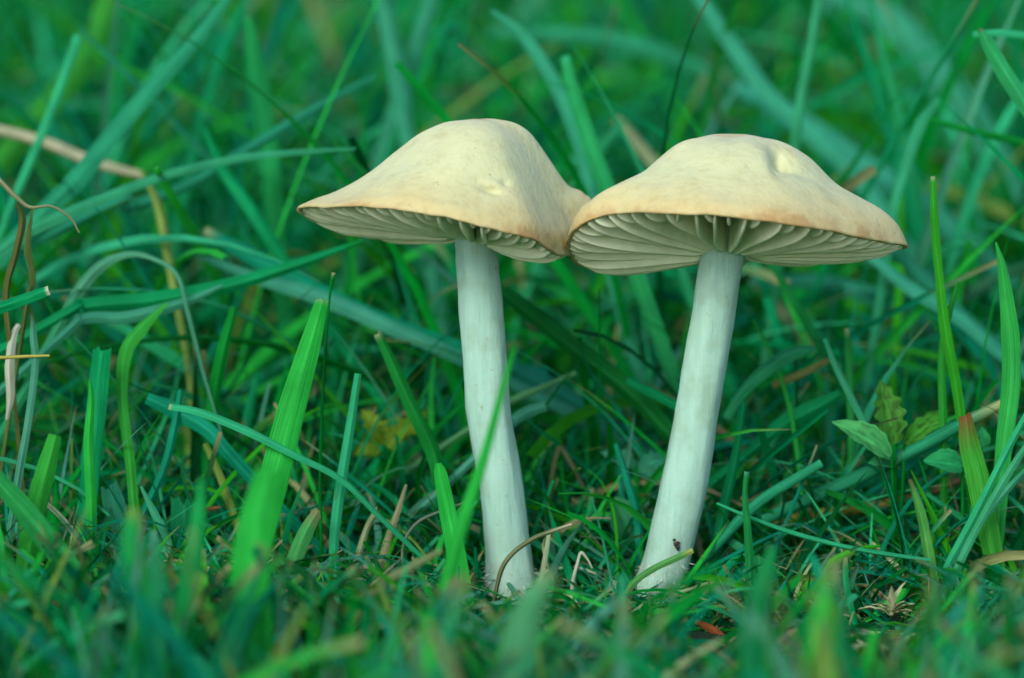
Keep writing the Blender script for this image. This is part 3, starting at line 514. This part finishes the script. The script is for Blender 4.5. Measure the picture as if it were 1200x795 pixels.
# --- blurred foreground along the bottom
BL('large pale blurred blade in front of the foot of the left stem', [(648, 668, -8), (630, 695, -8), (612, 740, -8), (598, 830, -8)], [6, 26, 42, 46], (.08, .34, .15), root_down=True, tip=(.22, .34, .16), tipfrac=.25)
BL('blurred yellow-green blade standing in the bottom right foreground', [(968, 700, -6), (972, 730, -6), (978, 770, -6), (980, 840, -6)], [14, 28, 34, 34], (.06, .33, .04))
BL('blurred dark green blade standing in front, right of the right stem', [(905, 640, -6), (895, 680, -6), (880, 730, -6), (875, 810, -6)], [10, 24, 30, 30], (.01, .24, .07))
BL('thin upright blade with dark hooked tip right of the right stem foot', [(875, 553, -.9), (873, 580, -.9), (876, 620, -.9), (880, 680, -.9)], [6, 6, 9, 12], (.012, .25, .06), fold=.4, tip=GREY)
BL('blurred blue-green blade in the bottom right corner', [(1150, 690, -5), (1120, 730, -5), (1090, 790, -5)], [16, 30, 32], (.02, .26, .15))
BL('blurred bright blade at the bottom edge under the left stem', [(505, 700, -5), (520, 740, -5), (545, 800, -5)], [14, 26, 30], (.02, .33, .09))
BL('faded straw slanting at the lower right corner', [(1205, 690, -2), (1170, 710, -2), (1130, 735, -2)], [7, 8, 8], (.26, .34, .18), 'straw', 'straw', mat=DRY, root_down=False, tube=True)
BL('brown dead leaf scrap lying at the lower right', [(1110, 672, -.8), (1125, 695, -.8), (1140, 712, -.8)], [4, 13, 9], (.22, .10, .05), 'leaf_scrap', 'leaf scrap', mat=DRY, root_down=False)
BL('rust-red leaf scrap lying right of the foot of the right stem', [(815, 728, -1.2), (835, 738, -1.2), (855, 752, -1.2)], [5, 10, 5], (.36, .11, .04), 'leaf_scrap', 'leaf scrap', mat=DRY, root_down=False)

# ------------------------------------------------------------------ small broad-leaved weeds
def leaf_mesh(length, width, lobes=0.0, nl=5, col=MID, spots=0.0, curl=0.25, seed=0):
    n, K = 22, 9; V = []; U = []; tn = []
    for i in range(n):
        s = i/(n-1); wdt = width*(math.sin(math.pi*min(1, s*0.96+0.03)**0.8))**0.75*(1+lobes*math.sin(s*nl*2*math.pi))
        for j in range(K):
            u = j/(K-1)*2-1
            z = curl*length*(-(s-0.4)**2)+abs(u)*wdt*0.28+0.02*noise.noise(Vector((s*5, u*3, seed)))
            V.append((u*wdt/2, s*length, z)); U.append((j/(K-1)*0.8, s*3))
            sn = noise.noise(Vector((s*6+seed, u*4, seed*2.0))); c = np.array(col)
            if spots and sn > 0.15: c = c*(1-spots)+np.array((.02, .03, .01))*spots
            if abs(u) < 0.15: c = c*1.25
            tn.append(c)
    F = [(i*K+j, i*K+j+1, (i+1)*K+j+1, (i+1)*K+j) for i in range(n-1) for j in range(K-1)]
    return mesh_np('leaf', V, F, np.array(tn), U)
def tube_mesh(P, r0, r1, col):
    P = catmull(P, 14); K = 7; V = []; U = []
    for i, p in enumerate(P):
        T = P[min(i+1, 13)]-P[max(i-1, 0)]; T = T/np.linalg.norm(T); a = np.cross(T, [0.3, 1, 0.1]); a /= np.linalg.norm(a); b = np.cross(T, a); r = r0+(r1-r0)*i/13
        for j in range(K): an = j/K*2*math.pi; V.append(p+r*(a*math.cos(an)+b*math.sin(an))); U.append((j/K, i/6))
    F = [(i*K+j, i*K+(j+1) % K, (i+1)*K+(j+1) % K, (i+1)*K+j) for i in range(13) for j in range(K)]
    return mesh_np('stalk', V, F, np.tile(np.array(col), (len(V), 1)), U)
def weed(label, base, leaves, cat='weed', stemcol=MID):
    """leaves: (attach px,py,y, tip px,py,y, width px, colour, lobes, spots)"""
    B = at(*base); root = bpy.data.objects.new('weed', None); COL.objects.link(root); root.location = B; root.empty_display_size = .3
    tag(root, label, cat)
    for k, (a, t, wp, col, lob, spt) in enumerate(leaves):
        A, T_ = at(*a), at(*t); L = np.linalg.norm(T_-A)
        g = np.array([B[0], B[1], float(ground_z(B[0], B[1]))-0.1])
        link('stalk', tube_mesh([g-B, (g-B)*0.5+(A-B)*0.5+np.array([0.03, 0.03, 0.03]), A-B], 0.035, 0.02, stemcol), GRASS, root)
        o = link('leaf', leaf_mesh(L, wp/FPX*DIST, lob, 5, col, spt, 0.3, k+len(label)), GRASS, root)
        d = Vector(T_-A).normalized(); o.location = Vector(A-B)
        nrm = Vector((0, -0.75, 0.66)); xax = d.cross(nrm).normalized(); zz = xax.cross(d)
        from mathutils import Matrix
        o.rotation_euler = Matrix((xax, d, zz)).transposed().to_euler()
weed('spotted weed with lobed yellow-green leaves right of the right stem', (1047, 600, .4),
     [((1045, 535, .3), (980, 492, .1), 34, (.07, .40, .12), .05, .35), ((1048, 520, .4), (1033, 445, .6), 34, (.05, .22, .03), .22, .55), ((1060, 520, .6), (1112, 478, .8), 24, (.05, .27, .03), .1, .6), ((1050, 545, .5), (1020, 540, .2), 22, (.03, .26, .10), .05, 0)])
weed('small weed with one round scalloped green leaf beside the red-tipped blade', (1125, 590, .2),
     [((1128, 548, .1), (1084, 538, 0), 32, (.02, .30, .10), .04, 0), ((1150, 525, .3), (1150, 500, .3), 20, (.02, .24, .08), .04, 0)])
weed('small weed with yellowish jagged leaves, between the tall bright blade and left stem', (455, 560, 2.2),
     [((450, 520, 2.2), (425, 480, 2.2), 26, (.16, .28, .02), .3, .1), ((460, 520, 2.2), (500, 480, 2.4), 28, (.13, .26, .02), .3, .1), ((455, 525, 2.0), (475, 500, 2.0), 24, (.16, .30, .03), .3, 0), ((445, 530, 2.1), (415, 530, 2.1), 22, (.12, .24, .02), .3, .2), ((462, 520, 2.3), (440, 500, 2.1), 22, (.10, .22, .02), .3, 0)])
weed('small weed with one pale oval leaf in shade between the stem feet', (738, 650, .9),
     [((742, 635, .8), (722, 582, .9), 44, (.03, .22, .09), 0, 0)])
weed('low weed with blue-green lobed leaves halfway down between the stems', (740, 570, 1.8),
     [((745, 548, 1.8), (705, 528, 1.8), 22, (.05, .28, .16), .2, 0), ((748, 548, 1.8), (790, 535, 1.8), 24, (.03, .25, .15), .25, 0), ((748, 550, 1.7), (775, 562, 1.6), 18, (.03, .22, .12), .2, 0)])
# withered floret in front at lower right
def floret():
    B = at(1045, 720, -1.4); root = bpy.data.objects.new('withered_flower', None); COL.objects.link(root); root.location = B
    tag(root, 'pale withered feathery flower head lying in the grass at lower right', 'withered flower')
    rs = random.Random(4)
    for k in range(9):
        a = R(20+k*18); L = rs.uniform(.22, .45); t = (math.cos(a)*L, rs.uniform(-.1, .1), math.sin(a)*L)
        o = link('petal', leaf_mesh(L, .09, 0, 3, (.42, .46, .26), 0, .5, k), DRY, root)
        d = Vector(t).normalized(); o.rotation_euler = d.to_track_quat('Y', 'Z').to_euler()
floret()
# dark crumb on the right stem
def crumb():
    P = at(792, 637, -0.29); rs = random.Random(2)
    import bmesh
    bm = bmesh.new()
    for (dx, dz, r) in ((0, 0, .035), (-.02, .045, .028), (.02, -.04, .03), (.035, .01, .02), (-.03, .08, .016), (.03, -.075, .02)):
        g = bmesh.ops.create_icosphere(bm, subdivisions=2, radius=r)
        for v in g['verts']: v.co = v.co*(1+0.5*noise.noise(v.co*60+Vector((dx*50, 0, dz*50)))) + Vector((dx, rs.uniform(-.005, .005), dz))
    me = bpy.data.meshes.new('soil_crumb'); bm.to_mesh(me); bm.free(); o = link('soil_crumb', me, CRUMB); o.location = P
    tag(o, 'small black crumb of soil stuck low on the right stem', 'soil crumb')
crumb()

# ------------------------------------------------------------------ the mass of grass
MUSH = [m1, m2]
def in_mushroom_view(px, py, y):
    cap1 = ((px > 340) & (px < 705) & (py > 120) & (py < 300)); cap2 = ((px > 655) & (px < 1070) & (py > 140) & (py < 328))
    bad = (cap1 | cap2) & (y < 2.4)
    x1 = np.interp(py, [262, 380, 480, 560, 690], [557, 565, 573, 585, 600]); x2 = np.interp(py, [285, 380, 480, 560, 650, 690], [850, 834, 817, 803, 782, 768])
    bad |= (py > 250) & (py < 672) & (y < 0.32) & ((abs(px-x1) < 34) | (abs(px-x2) < 34))
    # line above which nothing of the mass stands in front of the subject plane
    lim = np.interp(px, [-50, 120, 300, 420, 560, 700, 800, 900, 1050, 1250], [560, 590, 625, 640, 668, 665, 668, 640, 640, 650])
    bad |= (y < -0.3) & (py < lim)
    bad |= (y < -0.3) & (py < 684) & (((px > 568) & (px < 636)) | ((px > 735) & (px < 802)))       # trodden bare spots by the feet and litter
    bad |= (y < -1.3) & (((px > 1005) & (px < 1080) & (py > 670) & (py < 728)) | ((px > 808) & (px < 866) & (py > 715) & (py < 748)))
    lim2 = np.interp(px, [-50, 300, 420, 560, 700, 860, 1000, 1250], [400, 470, 500, 520, 540, 480, 480, 420])
    bad |= (y < 1.2) & (y >= -0.3) & (py < lim2)
    return bad
def grass_mass(name, label, N, xr, yr, Lr, Wr, elev, bend, pal, wts, segs=9, K=3, dry=0.0, cutp=0.5, mat=None, ybias=1.0, seed=0):
    r = np.random.default_rng(seed)
    x = r.uniform(*xr, N); y = yr[0]+(yr[1]-yr[0])*r.random(N)**ybias; z = ground_z(x, y)-0.08
    L = r.uniform(*Lr, N)*np.clip(r.normal(1, .15, N), .6, 1.4); W = r.uniform(*Wr, N)
    az = r.uniform(0, 2*np.pi, N); el = np.radians(np.clip(r.normal(elev[0], elev[1], N), 3, 89)); bd = np.radians(r.uniform(*bend, N))
    tw = r.normal(0, 0.9, N); side_wob = r.normal(0, 0.25, N)
    C = np.zeros((N, segs, 3)); p = np.stack([x, y, z], -1); T = np.zeros((N, segs, 3))
    for i in range(segs):
        s = i/(segs-1); e = el-bd*s**1.2; a = az+side_wob*s*s*2
        d = np.stack([np.cos(e)*np.cos(a), np.cos(e)*np.sin(a), np.sin(e)], -1)
        C[:, i] = p; T[:, i] = d; p = p+d*(L/(segs-1))[:, None]
    gz = ground_z(C[..., 0], C[..., 1])+0.03; lift = np.maximum(gz-C[..., 2], 0); lift[:, 0] = 0; C[..., 2] += lift
    px, py = proj(C.reshape(-1, 3)); bad = in_mushroom_view(px, py, C[..., 1].ravel()).reshape(N, segs).any(1)
    keep = ~bad
    C = C[keep]; T = T[keep]; W = W[keep]; tw = tw[keep]; az = az[keep]; M = len(C)
    s = np.linspace(0, 1, segs)[None]
    cut = (r.random(M) < cutp)[:, None]
    wp = np.where(cut, 0.75+0.35*np.sin(np.pi*s)-0.25*s, (0.8+0.5*s-1.3*s**2.2)); wp = np.maximum(wp, 0.03)
    pd = -T; ref = np.stack([-np.sin(az), np.cos(az), np.zeros(M)], -1)[:, None, :]
    ref = np.broadcast_to(ref, T.shape); nn = np.cross(ref, T); nn /= np.linalg.norm(nn, axis=-1, keepdims=True)+1e-9
    ang = tw[:, None]*(s-0.2)*1.6 + r.normal(0, .5, M)[:, None]
    sd_ = ref*np.cos(ang)[..., None]+nn*np.sin(ang)[..., None]; nd = -ref*np.sin(ang)[..., None]+nn*np.cos(ang)[..., None]
    V = np.zeros((M, segs, K, 3)); U = np.zeros((M, segs, K, 2))
    for j in range(K):
        u = j/(K-1)*2-1
        V[:, :, j] = C + sd_*(u*W[:, None]*wp/2)[..., None] + nd*(abs(u)*W[:, None]*wp*0.28)[..., None]
        U[:, :, j, 0] = j/(K-1)*0.5; U[:, :, j, 1] = s*4
    pal = np.array(pal); ci = r.choice(len(pal), M, p=np.array(wts)/sum(wts)); c = pal[ci]*r.uniform(.72, 1.25, (M, 1))*r.uniform(.92, 1.08, (M, 3))
    tint = np.broadcast_to(c[:, None, None, :], (M, segs, K, 3)).copy()
    dead = (r.random(M) < dry)[:, None, None, None]; tipf = np.clip((s-0.86)/0.14, 0, 1)[..., None, None]
    tint = np.where(dead, tint*(1-tipf)+np.array((.30, .30, .14))*tipf, tint)
    i0 = (np.arange(M)[:, None, None]*segs*K + np.arange(segs-1)[None, :, None]*K + np.arange(K-1)[None, None]).ravel()
    F = np.stack([i0, i0+1, i0+K+1, i0+K], -1)
    me = mesh_np(name, V.reshape(-1, 3), F, tint.reshape(-1, 3), U.reshape(-1, 2))
    return tag(link(name, me, mat or GRASS), label, 'grass', None, 'stuff')
GP = [TEAL, BLUE, PALE, MID, BRIGHT, LIME, DEEP, GREY, (.16, .30, .06), (.30, .32, .15)]
grass_mass('turf_grass', 'short mown lawn grass around the feet of the mushrooms', 5200, (-9, 9), (-4.5, 4.5), (.6, 2.5), (.045, .15), (55, 22), (0, 85), GP, [4, 3.5, 3, 5, 3, 1, 3, 2, .6, .5], dry=.4, seed=1)
grass_mass('foreground_grass', 'short blurred grass along the bottom edge in front of the mushrooms', 3000, (-8, 8), (-14, -3.5), (.8, 3.1), (.06, .20), (66, 16), (0, 60), GP, [3, 4, 3, 4, 4, 1, 2, 3, .8, .8], dry=.5, seed=2)
grass_mass('undergrowth_grass', 'low dark tangle of grass filling the ground behind the mushrooms', 15000, (-22, 22), (1.5, 32), (1.2, 4.2), (.06, .18), (42, 21), (0, 95), GP, [4, 3.5, 1.5, 6, 3, 1, 5, 1, .4, .3], dry=.2, seed=3)
grass_mass('long_grass', 'long loose grass blades leaning every way behind the mushrooms', 4200, (-24, 24), (3.5, 34), (4, 9.5), (.10, .28), (52, 20), (10, 90), GP, [5, 4.5, 3, 7, 4, 1.5, 2, 1, .4, .3], segs=14, dry=.25, cutp=.3, seed=4)
grass_mass('distant_grass', 'distant lawn grass fading out of focus at the back', 11000, (-70, 70), (30, 130), (4, 9), (.2, .5), (55, 20), (0, 80), GP, [5, 4, 3, 7, 4, 2, 2, .5, .4, .2], segs=7, seed=5)
grass_mass('surrounding_grass', 'lawn grass around and in front of the spot outside the view', 5000, (-50, 50), (-30, -14), (1, 3), (.1, .3), (60, 20), (0, 70), GP, [4, 3, 2, 5, 3, 2, 3, .5, .3, .3], segs=5, seed=6)
grass_mass('thin_grass', 'thin wiry grass blades threading through the lawn around the mushrooms', 2600, (-10, 10), (-2, 10), (1.2, 4.5), (.035, .09), (50, 24), (0, 110), GP, [4, 3, 4, 5, 3, 1, 2, 2, .8, .8], segs=12, dry=.4, cutp=.3, seed=12)
grass_mass('fine_moss_grass', 'fine hair-thin grass and moss in the shade by the stems', 5500, (-9, 9), (-3, 6), (.4, 1.6), (.02, .05), (45, 27), (0, 120), GP, [3, 2, 3, 4, 2, 1, 4, 2, 1, 1], segs=7, K=2, seed=8)
grass_mass('dead_thatch', 'pale and brown dead grass litter lying on the soil', 2600, (-10, 10), (-8, 9), (.4, 2.2), (.03, .10), (16, 16), (-10, 50), [STRAW, BROWN, WHITE, RUST, (.20, .24, .12)], [4, 3, 2, .6, 4], segs=7, mat=DRY, seed=9)
grass_mass('dead_grass_ends', 'dead cut ends and curled dry grass standing among the short turf', 1300, (-9, 9), (-5, 1.5), (.5, 1.5), (.03, .08), (42, 22), (20, 170), [STRAW, (.22, .17, .08), WHITE, (.26, .30, .15)], [3, 2, 4, 4], segs=9, mat=DRY, seed=14)
